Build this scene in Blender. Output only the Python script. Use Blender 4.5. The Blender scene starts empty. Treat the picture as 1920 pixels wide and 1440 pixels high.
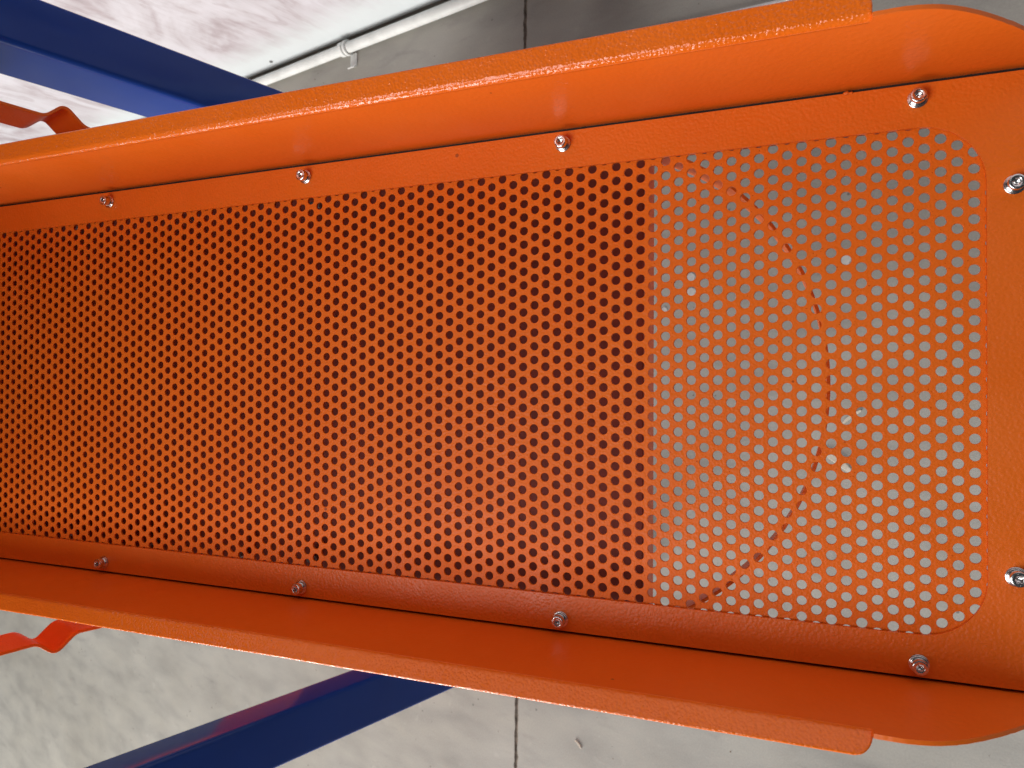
import bpy, bmesh, math, random
import numpy as np
from mathutils import Matrix, Vector, noise
random.seed(7)
rng = np.random.default_rng(7)
scene = bpy.context.scene
COL = scene.collection
rad = math.radians

# ------------------------------------------------------------------ camera
TILT = rad(15.7)                      # the cover slopes down towards its end
WP = Matrix.Rotation(TILT, 4, 'Y')    # cover coordinates -> world
def rot_cam():
    rx, ry, rz = -1.62e-2, -3.868e-1, -6.2e-3
    return Matrix.Rotation(rz, 4, 'Z') @ Matrix.Rotation(rx, 4, 'X') @ Matrix.Rotation(ry, 4, 'Y')
RC = rot_cam()
CT = Vector((0.21804, -0.0019348, -0.3519794))
cam_d = bpy.data.cameras.new('camera'); cam = bpy.data.objects.new('camera', cam_d); COL.objects.link(cam)
cam.matrix_world = WP @ (Matrix.Translation(CT) @ RC).inverted()
cam_d.sensor_width = 36; cam_d.lens = 1402.2 / 1920 * 36
cam_d.clip_start = 0.01; cam_d.clip_end = 200
cam_d.dof.use_dof = True; cam_d.dof.focus_distance = 0.44; cam_d.dof.aperture_fstop = 24
scene.camera = cam

# ------------------------------------------------------------------ world and lamps
w = bpy.data.worlds.new('World'); scene.world = w; w.use_nodes = True
bg = w.node_tree.nodes['Background']; bg.inputs[0].default_value = (0.80, 0.90, 1.0, 1); bg.inputs[1].default_value = 0.035

def area(name, loc, target, sx, sy, power, col):
    l = bpy.data.lights.new(name, 'AREA'); l.shape = 'RECTANGLE'; l.size = sx; l.size_y = sy
    l.energy = power; l.color = col
    o = bpy.data.objects.new(name, l); COL.objects.link(o)
    o.location = loc
    o.rotation_euler = (Vector(target) - Vector(loc)).to_track_quat('-Z', 'Y').to_euler()
    return o
# daylight from the wide doorway on the near side, and the roof light overhead
area('doorway_light', (-2.8, -4.7, 0.75), (-1.7, 0.3, -0.2), 2.6, 3.0, 440, (1.0, 0.975, 0.94))
area('roof_light', (-0.50, -0.95, 2.6), (-0.25, 0.0, 0), 1.4, 1.2, 43, (0.97, 0.99, 1.0))
scene.view_settings.view_transform = 'Standard'; scene.view_settings.look = 'None'
scene.view_settings.exposure = 0.08; scene.view_settings.gamma = 1.0

# ------------------------------------------------------------------ materials
def mat(name):
    m = bpy.data.materials.new(name); m.use_nodes = True
    nt = m.node_tree; return m, nt, nt.nodes['Principled BSDF']
def N(nt, t, **kw):
    n = nt.nodes.new(t)
    for k, v in kw.items(): setattr(n, k, v)
    return n
def noise_n(nt, vec, scale, detail=2, rough=0.5, dist=0.0):
    n = N(nt, 'ShaderNodeTexNoise'); n.inputs['Scale'].default_value = scale
    n.inputs['Detail'].default_value = detail; n.inputs['Roughness'].default_value = rough
    n.inputs['Distortion'].default_value = dist
    if vec is not None: nt.links.new(vec, n.inputs['Vector'])
    return n.outputs['Fac']
def ramp(nt, src, stops):
    r = N(nt, 'ShaderNodeValToRGB'); e = r.color_ramp.elements
    while len(e) < len(stops): e.new(0.5)
    for i, (p, c) in enumerate(stops):
        e[i].position = p; e[i].color = c if len(c) == 4 else (*c, 1)
    nt.links.new(src, r.inputs[0]); return r.outputs[0]
def mapping(nt, scale=(1, 1, 1), rot=(0, 0, 0)):
    tc = N(nt, 'ShaderNodeTexCoord'); mp = N(nt, 'ShaderNodeMapping')
    mp.inputs['Scale'].default_value = scale; mp.inputs['Rotation'].default_value = rot
    nt.links.new(tc.outputs['Object'], mp.inputs['Vector']); return mp.outputs['Vector']
def mix(nt, fac, a, b, blend='MIX'):
    m = N(nt, 'ShaderNodeMix'); m.data_type = 'RGBA'; m.blend_type = blend
    for s, v in ((m.inputs[0], fac), (m.inputs[6], a), (m.inputs[7], b)):
        if hasattr(v, 'is_linked'): nt.links.new(v, s)
        elif isinstance(v, (int, float)): s.default_value = v
        else: s.default_value = (*v, 1)
    return m.outputs[2]
def bump(nt, h, dist, strength=1.0, normal=None):
    b = N(nt, 'ShaderNodeBump'); b.inputs['Distance'].default_value = dist; b.inputs['Strength'].default_value = strength
    nt.links.new(h, b.inputs['Height'])
    if normal is not None: nt.links.new(normal, b.inputs['Normal'])
    return b.outputs['Normal']

def orange(name, bscale, bdist, rough, speck=0.0, spec=0.42):
    m, nt, p = mat(name)
    v = mapping(nt)
    c = ramp(nt, noise_n(nt, v, 14, 3), [(0.3, (0.82, 0.146, 0.009)), (0.7, (0.86, 0.166, 0.011))])
    if speck:
        # fine dark grit in the coat
        s = ramp(nt, noise_n(nt, v, 900, 2, 0.6), [(0.66, (0, 0, 0)), (0.74, (1, 1, 1))])
        f = N(nt, 'ShaderNodeMath', operation='MULTIPLY'); nt.links.new(s, f.inputs[0]); f.inputs[1].default_value = speck
        c = mix(nt, f.outputs[0], c, (0.42, 0.05, 0.004))
    # rare dark specks, faint dusty film
    vs = N(nt, 'ShaderNodeTexVoronoi'); vs.inputs['Scale'].default_value = 75; nt.links.new(v, vs.inputs['Vector'])
    kp = ramp(nt, noise_n(nt, v, 31, 2), [(0.60, (0, 0, 0)), (0.72, (0.09, 0.09, 0.09))])
    ls = N(nt, 'ShaderNodeMath', operation='LESS_THAN'); nt.links.new(vs.outputs['Distance'], ls.inputs[0]); nt.links.new(kp, ls.inputs[1])
    lf = N(nt, 'ShaderNodeMath', operation='MULTIPLY'); nt.links.new(ls.outputs[0], lf.inputs[0]); lf.inputs[1].default_value = 0.6
    c = mix(nt, lf.outputs[0], c, (0.16, 0.03, 0.01))
    nt.links.new(c, p.inputs['Base Color'])
    r = ramp(nt, noise_n(nt, v, 22, 5, 0.65), [(0.3, (rough - 0.07,) * 3), (0.7, (rough + 0.10,) * 3)])
    nt.links.new(r, p.inputs['Roughness'])
    p.inputs['Specular IOR Level'].default_value = spec
    vo = N(nt, 'ShaderNodeTexVoronoi', feature='SMOOTH_F1'); vo.inputs['Scale'].default_value = bscale; vo.inputs['Smoothness'].default_value = 0.6
    nt.links.new(v, vo.inputs['Vector'])
    hm = N(nt, 'ShaderNodeMath', operation='MULTIPLY_ADD'); nt.links.new(noise_n(nt, v, bscale * 0.9, 1, 0.4), hm.inputs[0]); hm.inputs[1].default_value = -0.9
    nt.links.new(vo.outputs['Distance'], hm.inputs[2]); h = hm.outputs[0]
    n1 = bump(nt, noise_n(nt, v, 60, 1), 0.0004, 0.4)
    nt.links.new(bump(nt, h, -bdist, 1.0, n1), p.inputs['Normal'])
    return m
M_LIP = orange('orange_hammered_powder_coat', 740, 0.00024, 0.17, 0, 0.5)
M_WALL = orange('orange_smooth_powder_coat', 420, 0.00010, 0.38)
M_FRAME = orange('orange_powder_coat', 620, 0.00017, 0.37, 0, 0.36)
M_GRILLE = orange('orange_powder_coat_gritty', 700, 0.00017, 0.42, 0.85, 0.18)
M_TRAY = orange('orange_powder_coat_inner', 350, 0.00015, 0.42)
M_ADDED_BODY = orange('orange_added_unseen_body', 300, 0.0001, 0.35)
M_DECK_SHADE = None

def metal(name, col, rough, spread=0.08):
    m, nt, p = mat(name); v = mapping(nt)
    nt.links.new(ramp(nt, noise_n(nt, v, 900, 3), [(0.35, tuple(c * 0.82 for c in col)), (0.65, col)]), p.inputs['Base Color'])
    nt.links.new(ramp(nt, noise_n(nt, v, 1500, 3), [(0.3, (rough,) * 3), (0.7, (rough + spread,) * 3)]), p.inputs['Roughness'])
    p.inputs['Metallic'].default_value = 1.0
    nt.links.new(bump(nt, noise_n(nt, v, 1800, 2), 0.00002, 0.4), p.inputs['Normal'])
    return m
M_STEEL = metal('stainless_steel', (0.82, 0.80, 0.78), 0.16)
M_ZINC = metal('zinc_plated_steel', (0.55, 0.56, 0.55), 0.35)
M_BRIGHT = metal('worn_steel_edge', (0.85, 0.85, 0.83), 0.45)

def blue():
    m, nt, p = mat('blue_gloss_paint'); v = mapping(nt)
    nt.links.new(ramp(nt, noise_n(nt, v, 9, 3), [(0.3, (0.0015, 0.040, 0.29)), (0.7, (0.002, 0.046, 0.33))]), p.inputs['Base Color'])
    p.inputs['Roughness'].default_value = 0.10
    p.inputs['Specular IOR Level'].default_value = 0.32
    nt.links.new(bump(nt, noise_n(nt, v, 45, 2), 0.0004, 0.35), p.inputs['Normal'])
    return m
M_BLUE = blue()

def concrete(name, warm):
    m, nt, p = mat(name); v = mapping(nt)
    big = noise_n(nt, v, 1.6, 4, 0.55, 0.4)
    base = ramp(nt, big, [(0.34, (0.322, 0.308, 0.272)), (0.5, (0.358, 0.346, 0.310)), (0.66, (0.392, 0.382, 0.346))])
    vs = mapping(nt, (1.0, 2.6, 1), (0, 0, 0.5))
    cloud = ramp(nt, noise_n(nt, vs, 6.5, 5, 0.48, 0.2), [(0.30, (0.84, 0.84, 0.85)), (0.52, (1.0, 1.0, 1.0)), (0.72, (1.09, 1.085, 1.07))])
    c = mix(nt, 1.0, base, cloud, 'MULTIPLY')
    sm = ramp(nt, noise_n(nt, mapping(nt, (1, 3.4, 1), (0, 0, 1.05)), 8, 4, 0.6, 0.4), [(0.60, (1, 1, 1)), (0.78, (0.66, 0.66, 0.68))])
    c = mix(nt, 0.55, c, sm, 'MULTIPLY')
    lt = ramp(nt, noise_n(nt, mapping(nt, (1.2, 1, 1), (0, 0, -0.5)), 20, 4, 0.65, 0.4), [(0.62, (0, 0, 0)), (0.80, (0.28, 0.28, 0.28))])
    c = mix(nt, lt, c, (0.62, 0.60, 0.55))
    # pits and sand
    vo = N(nt, 'ShaderNodeTexVoronoi'); vo.inputs['Scale'].default_value = 34; nt.links.new(mapping(nt), vo.inputs['Vector'])
    keep = ramp(nt, noise_n(nt, v, 23, 2), [(0.46, (0.0,) * 3), (0.66, (0.10,) * 3)])
    lt2 = N(nt, 'ShaderNodeMath', operation='LESS_THAN'); nt.links.new(vo.outputs['Distance'], lt2.inputs[0]); nt.links.new(keep, lt2.inputs[1])
    pf = N(nt, 'ShaderNodeMath', operation='MULTIPLY'); nt.links.new(lt2.outputs[0], pf.inputs[0]); pf.inputs[1].default_value = 0.65
    c = mix(nt, pf.outputs[0], c, (0.10, 0.095, 0.085))
    fine = ramp(nt, noise_n(nt, v, 330, 4, 0.75), [(0.3, (0.86, 0.86, 0.86)), (0.7, (1.12, 1.12, 1.12))])
    c = mix(nt, 0.8, c, fine, 'MULTIPLY')
    nt.links.new(c, p.inputs['Base Color'])
    nt.links.new(ramp(nt, noise_n(nt, v, 9, 4), [(0.3, (0.50,) * 3), (0.7, (0.72,) * 3)]), p.inputs['Roughness'])
    p.inputs['Specular IOR Level'].default_value = 0.35
    n1 = bump(nt, noise_n(nt, v, 5, 1), 0.0015, 0.2)
    nt.links.new(bump(nt, noise_n(nt, v, 260, 4, 0.7), 0.0006, 0.4, n1), p.inputs['Normal'])
    return m
M_CONC = concrete('trowelled_concrete', 0)

def simple(name, c1, c2, scale, rough, bd=0.0003, bs=200):
    m, nt, p = mat(name); v = mapping(nt)
    nt.links.new(ramp(nt, noise_n(nt, v, scale, 4, 0.6), [(0.35, c1), (0.65, c2)]), p.inputs['Base Color'])
    p.inputs['Roughness'].default_value = rough
    nt.links.new(bump(nt, noise_n(nt, v, bs, 3), bd, 0.6), p.inputs['Normal'])
    return m
M_GROOVE = simple('joint_dirt', (0.12, 0.10, 0.08), (0.30, 0.26, 0.21), 70, 0.9, 0.003, 150)
M_PIPE = simple('white_painted_pipe', (0.66, 0.68, 0.66), (0.80, 0.82, 0.80), 16, 0.33, 0.0008, 50)
M_RUBBER_SHADE = simple('black_rubber_gap_shade', (0.010, 0.009, 0.008), (0.022, 0.020, 0.018), 60, 0.7)  # threshold rubber; also stands for the dark shade in the cover gap
M_DECK_SHADE = simple('deck_shade_red', (0.19, 0.019, 0.004), (0.25, 0.026, 0.005), 30, 0.55)  # shade under the grille put into a darker deck and ledge colour
M_CHIP = simple('pale_wood_chip', (0.55, 0.48, 0.38), (0.72, 0.66, 0.56), 90, 0.7)
M_WHITE = simple('dried_white_paint', (0.50, 0.50, 0.48), (0.66, 0.66, 0.63), 60, 0.6, 0.0008, 120)
M_HOLE = simple('dark_bore', (0.03, 0.03, 0.03), (0.06, 0.06, 0.055), 60, 0.8)

def wall_mat():
    m, nt, p = mat('brushed_whitewash')
    v = mapping(nt)
    streak = noise_n(nt, mapping(nt, (1, 1, 0.055)), 210, 4, 0.65)
    streak2 = noise_n(nt, mapping(nt, (1, 1, 0.12)), 46, 4, 0.6)
    patch = noise_n(nt, mapping(nt, (1.0, 1, 0.75), (0, 0.5, 0)), 4.0, 4, 0.6, 1.6)
    a = N(nt, 'ShaderNodeMath', operation='MULTIPLY_ADD'); nt.links.new(streak, a.inputs[0]); a.inputs[1].default_value = 0.30; nt.links.new(patch, a.inputs[2])
    b = N(nt, 'ShaderNodeMath', operation='MULTIPLY_ADD'); nt.links.new(streak2, b.inputs[0]); b.inputs[1].default_value = 0.22; nt.links.new(a.outputs[0], b.inputs[2])
    c = ramp(nt, b.outputs[0], [(0.64, (0.62, 0.60, 0.64)), (0.76, (0.54, 0.51, 0.54)), (0.86, (0.43, 0.375, 0.40)), (0.96, (0.35, 0.30, 0.315))])
    # sharper brush swipes
    sw = noise_n(nt, mapping(nt, (1, 1, 0.35), (0, -0.9, 0)), 8, 3, 0.5, 2.4)
    swr = ramp(nt, sw, [(0.60, (0, 0, 0)), (0.64, (0.55, 0.55, 0.55)), (0.70, (0.35, 0.35, 0.35)), (0.74, (0, 0, 0))])
    c = mix(nt, swr, c, (0.40, 0.34, 0.36))
    # clean band near the floor, dirt at the very bottom (object z is height over the floor)
    sep = N(nt, 'ShaderNodeSeparateXYZ'); nt.links.new(v, sep.inputs[0])
    wob = N(nt, 'ShaderNodeMath', operation='MULTIPLY_ADD'); nt.links.new(streak2, wob.inputs[0]); wob.inputs[1].default_value = -0.10; nt.links.new(sep.outputs[2], wob.inputs[2])
    clean = ramp(nt, wob.outputs[0], [(0.02, (0.9, 0.9, 0.9)), (0.11, (0, 0, 0))])
    c = mix(nt, clean, c, (0.64, 0.69, 0.70))
    dirt = ramp(nt, wob.outputs[0], [(-0.0 + 0.0, (0.8, 0.8, 0.8)), (0.002, (0.0, 0.0, 0.0))])
    nt.links.new(c, p.inputs['Base Color'])
    p.inputs['Roughness'].default_value = 0.45
    nt.links.new(bump(nt, streak, 0.0012, 0.5), p.inputs['Normal'])
    return m
M_BWALL = wall_mat()

# ------------------------------------------------------------------ helpers
WM = {}
def put(o, M, parent=None):
    WM[o] = M.copy(); COL.objects.link(o)
    if parent is None: o.matrix_world = M; o.matrix_basis = M
    else:
        o.parent = parent
        o.matrix_parent_inverse = WM[parent].inverted()
        o.matrix_basis = M
    return o
def info(o, label, cat, group=None, kind=None):
    if label: o['label'] = label
    if cat: o['category'] = cat
    if group: o['group'] = group
    if kind: o['kind'] = kind
def mesh_obj(name, bm_or_me, m, M=None, parent=None, smooth=35):
    if isinstance(bm_or_me, bmesh.types.BMesh):
        me = bpy.data.meshes.new(name); bmesh.ops.recalc_face_normals(bm_or_me, faces=bm_or_me.faces); bm_or_me.to_mesh(me); bm_or_me.free()
    else: me = bm_or_me
    if smooth:
        me.polygons.foreach_set('use_smooth', [True] * len(me.polygons)); me.set_sharp_from_angle(angle=rad(smooth))
    if not me.materials: me.materials.append(m)
    o = bpy.data.objects.new(name, me)
    return put(o, M or Matrix(), parent)
def bevel(o, wd, seg=2):
    b = o.modifiers.new('bevel', 'BEVEL'); b.width = wd; b.segments = seg; b.limit_method = 'ANGLE'; b.angle_limit = rad(40)
def box(bm, x0, x1, y0, y1, z0, z1):
    vs = [bm.verts.new((x, y, z)) for x in (x0, x1) for y in (y0, y1) for z in (z0, z1)]
    for f in ((0, 1, 3, 2), (4, 6, 7, 5), (0, 4, 5, 1), (2, 3, 7, 6), (0, 2, 6, 4), (1, 5, 7, 3)): bm.faces.new([vs[i] for i in f])
def rrect(x0, x1, y0, y1, rs, seg=10):
    """rounded rectangle, rs = radii at (x1,y1),(x0,y1),(x0,y0),(x1,y0)"""
    out = []
    for (cx, cy, r, a0) in ((x1 - rs[0], y1 - rs[0], rs[0], 0), (x0 + rs[1], y1 - rs[1], rs[1], 90), (x0 + rs[2], y0 + rs[2], rs[2], 180), (x1 - rs[3], y0 + rs[3], rs[3], 270)):
        for k in range(seg + 1):
            a = rad(a0 + 90 * k / seg); out.append((cx + r * math.cos(a), cy + r * math.sin(a)))
    return out
def prism(bm, loops, z0, z1, axes=lambda a, b, c: (a, b, c)):
    """filled outline (first loop) with holes (others), between z0 and z1"""
    ed = []
    for lp in loops:
        vs = [bm.verts.new(axes(a, b, z0)) for a, b in lp]
        ed += [bm.edges.new((vs[i], vs[(i + 1) % len(vs)])) for i in range(len(vs))]
    r = bmesh.ops.triangle_fill(bm, edges=ed, use_beauty=True)
    fs = [f for f in r['geom'] if isinstance(f, bmesh.types.BMFace)]
    e = bmesh.ops.extrude_face_region(bm, geom=fs)
    d = Vector(axes(0, 0, z1)) - Vector(axes(0, 0, z0))
    bmesh.ops.translate(bm, verts=[v for v in e['geom'] if isinstance(v, bmesh.types.BMVert)], vec=d)
def ribbon(bm, pts, th, s0, s1, place):
    """sheet of thickness th whose cross-section is the polyline pts, swept from s0 to s1; place(a,b,s)->xyz"""
    n = len(pts); nor = []
    for i in range(n):
        a = Vector(pts[max(i - 1, 0)]); b = Vector(pts[min(i + 1, n - 1)]); t = (b - a).normalized(); nor.append(Vector((-t.y, t.x)))
    A = [Vector(p) for p in pts]; B = [A[i] + nor[i] * th for i in range(n)]
    rows = []
    for s in (s0, s1):
        rows.append(([bm.verts.new(place(p.x, p.y, s)) for p in A], [bm.verts.new(place(p.x, p.y, s)) for p in B]))
    (a0, b0), (a1, b1) = rows
    for i in range(n - 1):
        bm.faces.new((a0[i], a0[i + 1], a1[i + 1], a1[i])); bm.faces.new((b0[i], b1[i], b1[i + 1], b0[i + 1]))
        bm.faces.new((a0[i], b0[i], b0[i + 1], a0[i + 1])); bm.faces.new((a1[i], a1[i + 1], b1[i + 1], b1[i]))
    for i in (0, n - 1): bm.faces.new((a0[i], a1[i], b1[i], b0[i]))
def round_poly(pts, r, seg=6):
    """polyline with its corners rounded by radius-like distance r"""
    out = [Vector(pts[0])]
    for i in range(1, len(pts) - 1):
        p, a, b = Vector(pts[i]), Vector(pts[i - 1]), Vector(pts[i + 1])
        q0 = p + (a - p).normalized() * min(r, (a - p).length * 0.48); q1 = p + (b - p).normalized() * min(r, (b - p).length * 0.48)
        for k in range(seg + 1):
            t = k / seg; out.append(q0 * (1 - t) ** 2 + p * 2 * t * (1 - t) + q1 * t * t)
    out.append(Vector(pts[-1])); return [tuple(v) for v in out]
mm = 0.001
FLOOR = -0.8883

# ================================================================== SETTING
# floor: two slabs with a recessed saw-cut joint between them
def floor_mesh():
    bm = bmesh.new()
    ys = np.concatenate([[-6.0, -2.5], np.arange(-1.2, 1.2001, 0.006), [1.6]])
    xc = lambda y: -0.9430 + 0.0085 * y
    L, R, Lb, Rb = [], [], [], []
    for y in ys:
        jl = 0.0012 * noise.noise((y * 45, 0, 0)) + 0.0010 * noise.noise((y * 160, 3, 0)); jr = 0.0022 * noise.noise((y * 45, 9, 0)) + 0.0014 * noise.noise((y * 180, 5, 0))
        L.append(bm.verts.new((xc(y) - 0.0044 + jl * 1.6, y, 0))); R.append(bm.verts.new((xc(y) + 0.0046 + jr * 1.4, y, 0)))
        Lb.append(bm.verts.new((xc(y) - 0.0016, y, -0.0045))); Rb.append(bm.verts.new((xc(y) + 0.0016, y, -0.0045)))
    f0 = []
    LL = [bm.verts.new((-7.0, y, 0)) for y in ys]; RR = [bm.verts.new((4.0, y, 0)) for y in ys]
    for i in range(len(ys) - 1):
        bm.faces.new((LL[i], L[i], L[i + 1], LL[i + 1])); bm.faces.new((R[i], RR[i], RR[i + 1], R[i + 1]))
        for q in ((L[i], Lb[i], Lb[i + 1], L[i + 1]), (Lb[i], Rb[i], Rb[i + 1], Lb[i + 1]), (Rb[i], R[i], R[i + 1], Rb[i + 1])):
            f0.append(bm.faces.new(q))
    for f in f0: f.material_index = 1
    me = bpy.data.meshes.new('floor'); bm.to_mesh(me); bm.free()
    me.materials.append(M_CONC); me.materials.append(M_GROOVE); return me
fl = mesh_obj('floor', floor_mesh(), None, Matrix.Translation((0, 0, FLOOR)), smooth=0)
info(fl, 'grey trowelled concrete floor with a saw-cut joint', None, kind='structure')

# building wall, runs a little off the machine's direction
WA = Matrix.Translation((-1.167, 0.939, FLOOR)) @ Matrix.Rotation(-0.0245, 4, 'Z')
bm = bmesh.new(); box(bm, -5.5, 4.5, 0.0, 0.12, 0.007, 2.4)
bw = mesh_obj('wall', bm, M_BWALL, WA, smooth=0); bevel(bw, 0.003)
info(bw, 'whitewashed wall with pinkish brush streaks behind the pipe', 'wall')
bm = bmesh.new()                                                  # a plugged fixing hole low on the wall
for (r, y) in ((0.0055, -0.0012), (0.0035, -0.0030)):
    bmesh.ops.create_cone(bm, cap_ends=True, segments=18, radius1=r, radius2=r * 0.9, depth=0.003,
        matrix=Matrix.Translation((-0.654, y, 0.041)) @ Matrix.Rotation(rad(90), 4, 'X'))
mesh_obj('fixing_plug', bm, M_ZINC, WA, bw)

# floor pipe with its clip
PA = Matrix.Translation((-1.15, 0.9067, FLOOR + 0.0165)) @ Matrix.Rotation(-0.0248, 4, 'Z')
proot = put(bpy.data.objects.new('floor_pipe', None), PA)
info(proot, 'white painted pipe running along the foot of the wall', 'pipe')
bm = bmesh.new()
nx, ns = 120, 28; rows = []
for i in range(nx + 1):
    x = -4.0 + 6.0 * i / nx
    dy, dz = 0.0012 * noise.noise((x * 2.2, 1, 0)), 0.0008 * noise.noise((x * 2.2, 7, 0))
    rows.append([bm.verts.new((x, dy + 0.014 * math.cos(2 * math.pi * k / ns), dz + 0.014 * math.sin(2 * math.pi * k / ns))) for k in range(ns)])
for i in range(nx):
    for k in range(ns): bm.faces.new((rows[i][k], rows[i][(k + 1) % ns], rows[i + 1][(k + 1) % ns], rows[i + 1][k]))
mesh_obj('pipe', bm, M_PIPE, PA, proot)
def ring_band(bm, x0, x1, r0, r1, a0, a1, seg=26):
    P = []
    for k in range(seg + 1):
        a = rad(a0 + (a1 - a0) * k / seg); c, s = math.cos(a), math.sin(a)
        P.append([bm.verts.new((x, r * c, r * s)) for (x, r) in ((x0, r0), (x0, r1), (x1, r1), (x1, r0))])
    for k in range(seg):
        for q in range(4): bm.faces.new((P[k][q], P[k][(q + 1) % 4], P[k + 1][(q + 1) % 4], P[k + 1][q]))
    bm.faces.new(P[0]); bm.faces.new(P[-1])
CX = -0.368
clip = None
bm = bmesh.new(); ring_band(bm, CX - 0.019, CX - 0.005, 0.0142, 0.0185, -60, 235)
cl = mesh_obj('pipe_clip', bm, M_PIPE, PA, proot); bevel(cl, 0.0008)
bm = bmesh.new(); ring_band(bm, CX + 0.002, CX + 0.010, 0.0142, 0.0200, -60, 250)
o = mesh_obj('clip_band', bm, M_PIPE, PA, cl); bevel(o, 0.0008)
bm = bmesh.new()
ribbon(bm, round_poly([(-0.012, -0.0135), (-0.046, -0.0135), (-0.052, -0.004)], 0.003), 0.0028, CX + 0.001, CX + 0.026, lambda a, b, s: (s, a, b))
o = mesh_obj('clip_foot', bm, M_PIPE, PA, cl); bevel(o, 0.0006)

# steel threshold strip on the floor
ta = math.atan2(-0.015, 0.169)
TA = Matrix.Translation((-0.529, 0.693, FLOOR)) @ Matrix.Rotation(ta, 4, 'Z')
troot = put(bpy.data.objects.new('threshold_strip', None), TA)
info(troot, 'thin steel threshold strip with a black gap lying on the concrete', 'floor strip')
for (y0, y1, nm, m, z) in ((-0.001, 0.0040, 'edge_bar', M_BRIGHT, 0.006), (-0.0185, -0.0010, 'rubber_seal', M_RUBBER_SHADE, 0.0022), (-0.0270, -0.0185, 'edge_bar', M_ZINC, 0.005)):
    bm = bmesh.new(); box(bm, -0.35, 0.9, y0, y1, 0.0005, z); o = mesh_obj(nm, bm, m, TA, troot, smooth=0); bevel(o, 0.0006)

# bits lying on the floor
def stick(x, y, ln, wd, th, ang, m, name, label, cat):
    bm = bmesh.new(); n = 7; ra = []
    for i in range(n + 1):
        t = i / n; hw = wd * (0.5 - 0.28 * abs(2 * t - 1) ** 2.5) * (1 + 0.25 * noise.noise((i * 1.3, ln * 99, 0)))
        b = 0.06 * ln * math.sin(3 * t)
        ra.append([bm.verts.new(((t - .5) * ln, b + s * hw, z)) for (s, z) in ((-1, 0), (-.7, th), (.7, th * .9), (1, 0))])
    for i in range(n):
        for q in range(4): bm.faces.new((ra[i][q], ra[i][(q + 1) % 4], ra[i + 1][(q + 1) % 4], ra[i + 1][q]))
    bm.faces.new(ra[0]); bm.faces.new(ra[-1])
    o = mesh_obj(name, bm, m, Matrix.Translation((x, y, FLOOR + 0.0008)) @ Matrix.Rotation(ang, 4, 'Z'))
    info(o, label, cat); return o
stick(-0.789, -0.714, 0.020, 0.005, 0.0022, rad(-42), M_CHIP, 'wood_chip', 'pale wood splinter on the concrete beside the floor joint', 'wood chip')
stick(-0.287, -0.112, 0.062, 0.012, 0.006, rad(-36), M_CHIP, 'wood_scrap', 'pale stick on the floor seen through the lower holes of the grille', 'wood scrap')
stick(-0.266, -0.036, 0.036, 0.006, 0.003, rad(38), M_CHIP, 'wood_scrap', 'small sliver on the floor seen through the grille above the pale stick', 'wood scrap')
bm = bmesh.new()                                # sand and grit swept over the floor
for k in range(420):
    x = random.uniform(-3.4, 0.1); y = random.choice((random.uniform(-1.4, -0.2), random.uniform(-0.5, 0.9)))
    if k % 4 == 0: x = -0.9430 + 0.0085 * y + random.gauss(0, 0.010)
    bmesh.ops.create_icosphere(bm, subdivisions=1, radius=random.uniform(0.0005, 0.0019),
        matrix=Matrix.Translation((x, y, 0.0004)) @ Matrix.Rotation(random.random() * 6, 4, 'Z') @ Matrix.Diagonal((1, random.uniform(.5, 1), random.uniform(.35, .7), 1)))
o = mesh_obj('grit', bm, M_GROOVE, Matrix.Translation((0, 0, FLOOR)), smooth=0)
info(o, 'dark grit scattered over the concrete', None, kind='stuff')
bm = bmesh.new()
for (x, y, r) in ((-0.5459, 0.218, 0.008), (-0.5459, 0.190, 0.009), (-0.2745, 0.2217, 0.008), (-0.60, 0.16, 0.006), (-0.29, 0.25, 0.006)):
    vs = [bm.verts.new((x + r * (1 + .35 * noise.noise((k * .9, x * 50, y * 50))) * math.cos(k * math.pi / 9), y + r * (1 + .35 * noise.noise((k * .9, x * 50, y * 50))) * math.sin(k * math.pi / 9), 0)) for k in range(18)]
    f = bm.faces.new(vs); e = bmesh.ops.extrude_face_region(bm, geom=[f]); bmesh.ops.translate(bm, verts=[v for v in e['geom'] if isinstance(v, bmesh.types.BMVert)], vec=(0, 0, 0.0006))
o = mesh_obj('paint_drops', bm, M_WHITE, Matrix.Translation((0, 0, FLOOR + 0.0004)), smooth=0)
info(o, 'dried white paint drops on the floor', None, kind='stuff')

# ================================================================== MACHINE
mach = put(bpy.data.objects.new('machine', None), Matrix.Translation((-0.72, 0, FLOOR)))
info(mach, 'orange machine discharge cover with perforated grille on blue square legs', 'machine')
X0 = -800
def P(p): return Vector(p) * mm
YT, YB = 149.4, -139.6                       # inner faces of the side walls

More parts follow.
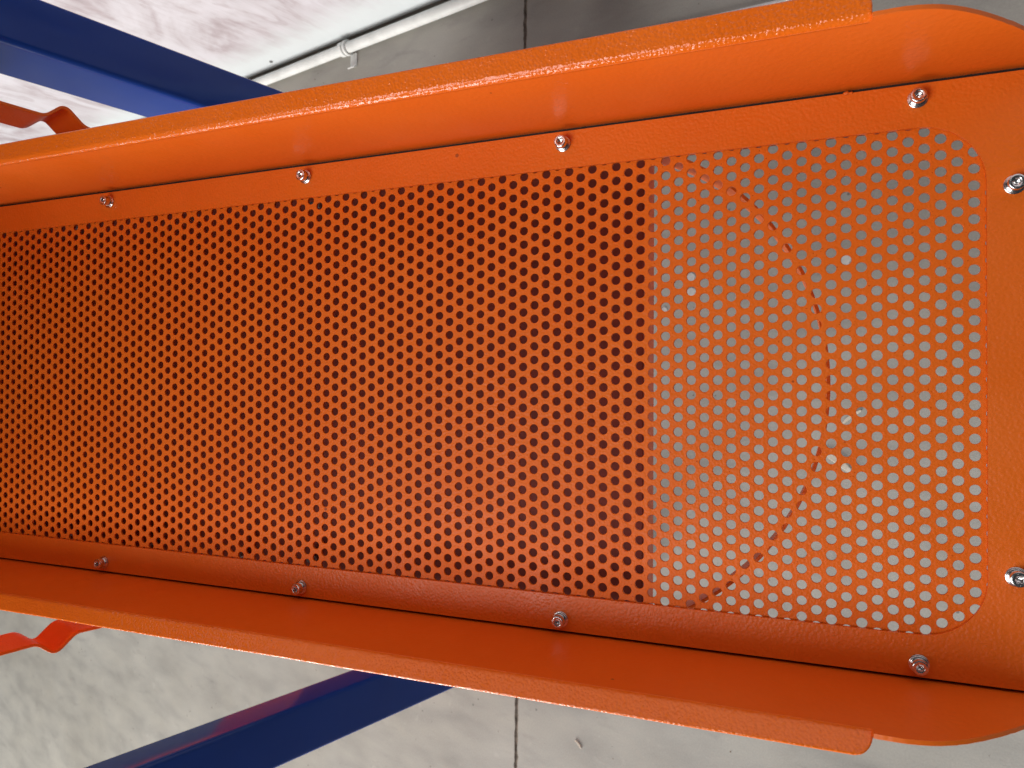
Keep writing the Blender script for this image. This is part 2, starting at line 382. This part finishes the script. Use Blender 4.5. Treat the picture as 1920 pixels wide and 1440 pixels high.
# --- side walls: upright plates with a folded lip
prof_end = [(-48, 73.2), (-38, 73.4), (-30, 72.2), (-22, 69.2), (-14, 64.0), (-5, 56.2), (4, 47.0), (12, 37.5), (20, 26.5), (26, 15.5), (29.5, 5.0), (31, -6), (31, -20)]
def side_wall(Y, sgn, top_w, dh):
    out = [(X0, -20), (X0, 69.0), (-48.5, 69.0)] + prof_end
    # smooth the end curve
    curve = []
    pe = prof_end[:-1]
    for i in range(len(pe) - 1):
        p0 = Vector(pe[max(i - 1, 0)]); p1 = Vector(pe[i]); p2 = Vector(pe[i + 1]); p3 = Vector(pe[min(i + 2, len(pe) - 1)])
        for k in range(4):
            t = k / 4
            q = 0.5 * ((2 * p1) + (p2 - p0) * t + (2 * p0 - 5 * p1 + 4 * p2 - p3) * t * t + (-p0 + 3 * p1 - 3 * p2 + p3) * t ** 3)
            curve.append((q.x + 0.25 * noise.noise((q.x * .4, q.y * .4, sgn)), q.y + 0.25 * noise.noise((q.x * .4, q.y * .4, 5))))
    curve += [pe[-1], (31, -20)]
    curve = [(a, b + dh * min(max((b + 6) / 76, 0), 1)) for a, b in curve]
    out = [(X0, -20), (X0, 69.0 + dh), (-48.6, 69.0 + dh)] + curve
    bm = bmesh.new()
    prism(bm, [[(a * mm, b * mm) for a, b in out]], Y * mm, (Y + 2.0 * sgn) * mm, lambda a, b, c: (a, c, b))
    o = mesh_obj('side_wall', bm, M_WALL, WP, mach); bevel(o, 0.0004)
    # lip: rounded fold then a narrow flange
    r = 3.6; cs = []; TL = 85 if sgn > 0 else 52
    for k in range(9):
        a = rad(TL * k / 8); cs.append((r - r * math.cos(a), 68.0 + dh + r * math.sin(a)))
    cs = [(0.0, 67.0 + dh)] + cs
    wN = 12; bx, bz = cs[-1]; L = top_w / 1.09 - 1.0
    for k in range(1, wN + 1): cs.append((bx + L * math.sin(rad(TL)) * k / wN, bz + L * math.cos(rad(TL)) * k / wN))
    top_w = cs[-1][0]
    R2 = 7.5; bm = bmesh.new(); A, B = [], []
    n = len(cs); th = 2.0
    nx = 60
    for i in range(n):
        a = Vector(cs[max(i - 1, 0)]); b = Vector(cs[min(i + 1, n - 1)]); t = (b - a).normalized(); nn = Vector((t.y, -t.x))
        s = max(0.0, cs[i][0] - (top_w - R2)); xe = -48.0 - (R2 - math.sqrt(max(R2 * R2 - s * s, 0)))
        ra, rb = [], []
        for j in range(nx + 1):
            x = X0 + (xe - X0) * j / nx
            wob = (0.25 * noise.noise((x * 0.02, 0, sgn)) if i > 9 else 0)
            wy = cs[i][0] + wob * (cs[i][0] / top_w)
            ra.append(bm.verts.new(P((x, Y + sgn * wy, cs[i][1]))))
            rb.append(bm.verts.new(P((x, Y + sgn * (wy + nn.x * th), cs[i][1] + nn.y * th))))
        A.append(ra); B.append(rb)
    for i in range(n - 1):
        for j in range(nx):
            bm.faces.new((A[i][j], A[i + 1][j], A[i + 1][j + 1], A[i][j + 1])); bm.faces.new((B[i][j], B[i][j + 1], B[i + 1][j + 1], B[i + 1][j]))
        for j in (0, nx): bm.faces.new((A[i][j], B[i][j], B[i + 1][j], A[i + 1][j]))
    for i in (0, n - 1):
        for j in range(nx): bm.faces.new((A[i][j], A[i][j + 1], B[i][j + 1], B[i][j]))
    lp = mesh_obj('folded_lip', bm, M_LIP, WP, o, smooth=50); bevel(lp, 0.0008, 3)
    return o
side_wall(YT, 1, 12.0, 2.2); side_wall(YB, -1, 10.6, 0.0)
# ledges carrying the cover plate; lower pair added to block light from below
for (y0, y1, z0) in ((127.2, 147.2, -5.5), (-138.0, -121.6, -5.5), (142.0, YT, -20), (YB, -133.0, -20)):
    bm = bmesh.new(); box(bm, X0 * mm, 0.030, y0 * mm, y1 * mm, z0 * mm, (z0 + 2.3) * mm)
    mesh_obj('ledge', bm, M_DECK_SHADE, WP, mach, smooth=0)
bm = bmesh.new(); box(bm, 0.007, 0.0305, -119.6 * mm, 127.2 * mm, -0.0055, -0.0032); mesh_obj('ledge', bm, M_TRAY, WP, mach, smooth=0)

# --- cover frame plate
bm = bmesh.new()
outer = rrect(X0 * mm, 0.0275, -0.1380, 0.1470, (0.009, 0.004, 0.004, 0.009), 10)
inner = rrect(-0.790, 0.0046, -0.1180, 0.1258, (0.029, 0.01, 0.01, 0.029), 16)
prism(bm, [outer, inner], 0.0001, 0.0021)
o = mesh_obj('cover_frame', bm, M_FRAME, WP, mach); bevel(o, 0.0005, 3)
bm = bmesh.new()                                # crumb of paint on the plate's upper edge
for k in range(7):
    bmesh.ops.create_icosphere(bm, subdivisions=1, radius=(0.0005 + 0.0006 * random.random()),
        matrix=Matrix.Translation((-0.0565 + 0.0035 * random.random(), 0.1466 + 0.0008 * random.random(), 0.0012 + 0.0012 * random.random())))
mesh_obj('paint_burr', bm, M_FRAME, WP, o)

# --- perforated sheet: staggered 5 mm holes at 8 mm
def grille_mesh():
    p, r, n = 8.0, 2.5, 18
    cx = p * math.sqrt(3) / 2
    ctr = []
    for i in range(-3, 115):
        for j in range(-17, 19):
            y = p * j + (p / 2 if i % 2 else 0)
            if -134.5 < y < 143: ctr.append((-i * cx, y))
    ctr = np.array(ctr); ctr[:, 0] += 0.0; ctr[:, 1] += 0.06
    hexc = []
    R = p / math.sqrt(3)
    for k in range(6):
        a0, a1 = rad(60 * k), rad(60 * (k + 1))
        c0 = np.array([R * math.cos(a0), R * math.sin(a0)]); c1 = np.array([R * math.cos(a1), R * math.sin(a1)])
        for t in range(3): hexc.append(c0 + (c1 - c0) * t / 3)
    hexc = np.array(hexc); an = np.arctan2(hexc[:, 1], hexc[:, 0])
    u = np.c_[np.cos(an), np.sin(an)]
    zt, zb = -0.25, -1.75
    rings = [np.c_[hexc, np.full(n, zt)], np.c_[u * (r + 0.28), np.full(n, zt)], np.c_[u * (r + 0.08), np.full(n, zt - 0.10)], np.c_[u * r, np.full(n, zt - 0.30)], np.c_[u * r, np.full(n, zb)], np.c_[hexc, np.full(n, zb)]]
    cell = np.concatenate(rings)
    q = []
    for g in range(5):
        for k in range(n):
            k2 = (k + 1) % n
            q.append((g * n + k, g * n + k2, (g + 1) * n + k2, (g + 1) * n + k))
    q = np.array(q)
    nc = len(ctr); nv = len(cell)
    V = np.tile(cell, (nc, 1)); off = np.repeat(np.c_[ctr, np.zeros(nc)], nv, axis=0); V = (V + off)
    jr = rng.normal(0, 0.035, (nc, 1, 1)); ja = rng.uniform(0, 6.28, (nc, 1)); je = rng.normal(0, 0.03, (nc, 1))
    Vc = V.reshape(nc, nv, 3); ang = np.tile(an, 6)[None]
    dr = jr[:, :, 0] + je * np.cos(2 * (ang - ja)) + rng.normal(0, 0.018, (nc, nv))
    nib = (rng.random((nc, 1)) < 0.05) * np.exp(-((np.mod(ang - ja + np.pi, 2 * np.pi) - np.pi) / 0.30) ** 2) * -0.35
    m4 = np.zeros(nv); m4[n:5 * n] = 1
    dr = (dr + nib) * m4[None]
    Vc[:, :, 0] += dr * np.cos(ang); Vc[:, :, 1] += dr * np.sin(ang)
    V = Vc.reshape(-1, 3) * mm
    F = (q[None] + (np.arange(nc) * nv)[:, None, None]).reshape(-1, 4)
    me = bpy.data.meshes.new('perforated_sheet')
    me.vertices.add(len(V)); me.vertices.foreach_set('co', V.ravel())
    me.loops.add(F.size); me.loops.foreach_set('vertex_index', F.ravel().astype(np.int32))
    me.polygons.add(len(F)); me.polygons.foreach_set('loop_start', np.arange(0, F.size, 4, dtype=np.int32))
    me.polygons.foreach_set('loop_total', np.full(len(F), 4, dtype=np.int32))
    sm = np.ones(len(F), bool).reshape(nc, -1); sm[:, :n] = False; sm[:, 4 * n:] = False
    me.polygons.foreach_set('use_smooth', sm.ravel())
    me.update(calc_edges=True); me.validate()
    return me
mesh_obj('perforated_sheet', grille_mesh(), M_GRILLE, WP, mach, smooth=0)

for (y0, y1) in ((147.25, YT - 0.05), (YB + 0.05, -138.05)):  # black strips standing for the shade in the gap beside the cover plate
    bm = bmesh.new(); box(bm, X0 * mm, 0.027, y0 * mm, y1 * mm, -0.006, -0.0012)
    mesh_obj('gap_shade_strip', bm, M_RUBBER_SHADE, WP, mach, smooth=0)
# --- socket head screws with washers
def screw_mesh():
    bm = bmesh.new(); n = 36; R = 3.55; H0, H1 = 1.6, 6.3
    def ring(r, z, hexa=False):
        out = []
        for k in range(n):
            a = 2 * math.pi * k / n
            rr = r
            if hexa: rr = r * math.cos(math.pi / 6) / math.cos(((a + math.pi / 6) % (math.pi / 3)) - math.pi / 6)
            out.append(bm.verts.new((rr * math.cos(a) * mm, rr * math.sin(a) * mm, z * mm)))
        return out
    rs = [ring(2.0, 0.2), ring(2.0, H0), ring(R - .15, H0), ring(R, H0 + .2), ring(R, H1 - .45), ring(R - .12, H1 - .16), ring(R - .42, H1), ring(2.15, H1), ring(1.85, H1 - .22, True), ring(1.78, H1 - 2.2, True), ring(0.9, H1 - 2.6), ring(0.1, H1 - 2.8)]
    for a, b in zip(rs[:-1], rs[1:]):
        for k in range(n): bm.faces.new((a[k], a[(k + 1) % n], b[(k + 1) % n], b[k]))
    bm.faces.new(rs[-1])
    for k in range(5):                          # raised maker marks on the head rim
        a = rad(120 + 14 * k)
        bmesh.ops.create_cube(bm, size=0.00035, matrix=Matrix.Translation((2.75 * mm * math.cos(a), 2.75 * mm * math.sin(a), H1 * mm)) @ Matrix.Rotation(a, 4, 'Z'))
    for k in range(3):
        a = rad(300 + 14 * k)
        bmesh.ops.create_cube(bm, size=0.00035, matrix=Matrix.Translation((2.75 * mm * math.cos(a), 2.75 * mm * math.sin(a), H1 * mm)) @ Matrix.Rotation(a, 4, 'Z'))
    me = bpy.data.meshes.new('socket_screw'); bmesh.ops.recalc_face_normals(bm, faces=bm.faces); bm.to_mesh(me); bm.free(); return me
def washer_mesh():
    bm = bmesh.new(); n = 36
    prof = [(2.1, 0), (4.35, 0), (4.5, .15), (4.5, .75), (4.3, .9), (4.0, .92), (3.95, 1.0), (3.95, 1.55), (3.8, 1.65), (2.1, 1.65)]
    rs = [[bm.verts.new((r * math.cos(2 * math.pi * k / n) * mm, r * math.sin(2 * math.pi * k / n) * mm, z * mm)) for k in range(n)] for r, z in prof]
    for i in range(len(rs)):
        a, b = rs[i], rs[(i + 1) % len(rs)]
        for k in range(n): bm.faces.new((a[k], a[(k + 1) % n], b[(k + 1) % n], b[k]))
    me = bpy.data.meshes.new('washer'); bmesh.ops.recalc_face_normals(bm, faces=bm.faces); bm.to_mesh(me); bm.free(); return me
SM, WMESH = screw_mesh(), washer_mesh()
spots = [(x, y) for x in (-563.7, -383.5, -203.8, -24.0) for y in (139.6, -131.6)] + [(15.5, 94.0), (15.5, -86.5)]
for i, (x, y) in enumerate(spots):
    M = WP @ Matrix.Translation(P((x, y, 2.1))) @ Matrix.Rotation(rad(random.uniform(-1.5, 1.5)), 4, 'X') @ Matrix.Rotation(random.uniform(0, 6.28), 4, 'Z')
    s = mesh_obj('socket_screw', SM, M_STEEL, M, mach, smooth=38 if i == 0 else 0)
    mesh_obj('washer', WMESH, M_STEEL, M, s, smooth=38 if i == 0 else 0)

# --- tray under the grille with its half-round rim
RZ = -42; RR = 152.0; TC = (-216.0, 2.6)
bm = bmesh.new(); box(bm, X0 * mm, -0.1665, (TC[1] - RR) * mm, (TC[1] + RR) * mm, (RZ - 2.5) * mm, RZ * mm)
tray = mesh_obj('inner_tray', bm, M_DECK_SHADE, WP, mach, smooth=0); bevel(tray, 0.0006)
bm = bmesh.new(); box(bm, -0.1690, -0.1665, (TC[1] - RR) * mm, (TC[1] + RR) * mm, (RZ - 31) * mm, (RZ - 2.4) * mm)
mesh_obj('tray_end', bm, M_TRAY, WP, tray, smooth=0)
pts = [(X0, TC[1] - RR), (-600, TC[1] - RR), (-400, TC[1] - RR)] + [(TC[0] + RR * math.cos(rad(a)), TC[1] + RR * math.sin(rad(a))) for a in range(-90, 91, 2)] + [(-400, TC[1] + RR), (-600, TC[1] + RR), (X0, TC[1] + RR)]
bm = bmesh.new(); ribbon(bm, [(a * mm, b * mm) for a, b in pts], -2.0 * mm, (RZ + 0.3) * mm, (RZ - 29) * mm, lambda a, b, s: (a, b, s))
o = mesh_obj('curved_rim', bm, M_TRAY, WP, tray); bevel(o, 0.0003)
bm = bmesh.new(); bmesh.ops.create_cone(bm, cap_ends=True, segments=6, radius1=0.0036, radius2=0.0036, depth=0.003, matrix=Matrix.Translation((0, 0, 0.0015)))
bmesh.ops.create_cone(bm, cap_ends=True, segments=14, radius1=0.0018, radius2=0.0016, depth=0.005, matrix=Matrix.Translation((0, 0, 0.0055)))
NM = bpy.data.meshes.new('nut'); bm.to_mesh(NM); bm.free()
for (x, y) in ((-650.8, -123), (-467.9, -125.2), (-405.5, -123.4), (-651.3, 133.4), (-406.4, 132.4), (-560, -124), (-520, 133)):
    mesh_obj('nut', NM, M_ZINC, WP @ Matrix.Translation(P((x, y, RZ))), tray, smooth=0)

# --- unseen machine body behind the cover's upper end, added for its reflection and shading
bm = bmesh.new(); box(bm, -1.25, -1.0, -0.27, 0.27, FLOOR + 0.12, -0.36); box(bm, -1.22, -1.10, -0.05, 0.05, -0.358, 0.13)
o = mesh_obj('reflection_panel', bm, M_ADDED_BODY, Matrix(), mach, smooth=0); bevel(o, 0.004)
bm = bmesh.new(); prism(bm, [[(-1.25, 0.132), (-0.862, 0.132), (-0.862, 0.30), (-0.52, 0.92), (-1.55, 0.92)]], -0.27, 0.27, lambda a, b, c: (a, c, b))  # unseen flare, added to overhang and shade the left of the grille
o = mesh_obj('shade_hopper', bm, M_ADDED_BODY, Matrix(), mach, smooth=0); bevel(o, 0.006)
# --- legs, beam
def leg(x0, x1, y0, y1, z1):
    bm = bmesh.new(); prism(bm, [rrect(x0, x1, y0, y1, (0.006,) * 4, 8)], 0, z1 - FLOOR)
    return mesh_obj('leg', bm, M_BLUE, Matrix.Translation((0, 0, FLOOR)), mach, smooth=40)
leg(-0.8393, -0.7521, 0.3205, 0.3745, 0.26)
leg(-0.7221, -0.6756, -0.4222, -0.3618, 0.26)
bm = bmesh.new(); box(bm, -0.86, -0.79, -0.422, 0.3745, 0.18, 0.25); box(bm, -0.79, -0.723, -0.420, -0.364, 0.182, 0.248); mesh_obj('cross_beam', bm, M_BLUE, Matrix(), mach, smooth=0)

# --- wavy brackets either side
top = [(0.1985, 0.262), (0.1968, 0.192), (0.2082, 0.1795), (0.1962, 0.1660), (0.1948, 0.150), (0.194, 0.110), (0.150, 0.104)]
bot = [(-0.1890, 0.262), (-0.1855, 0.192), (-0.1955, 0.1800), (-0.1835, 0.1665), (-0.1835, 0.150), (-0.1830, 0.110), (-0.141, 0.104)]
for pts, th in ((top, 0.0023), (bot, -0.0023)):
    bm = bmesh.new(); ribbon(bm, round_poly(pts, 0.0045, 7), th, -0.602, -0.560, lambda a, b, s: (s, a, b))
    o = mesh_obj('wavy_bracket', bm, M_FRAME, Matrix(), mach, smooth=40); bevel(o, 0.0004)
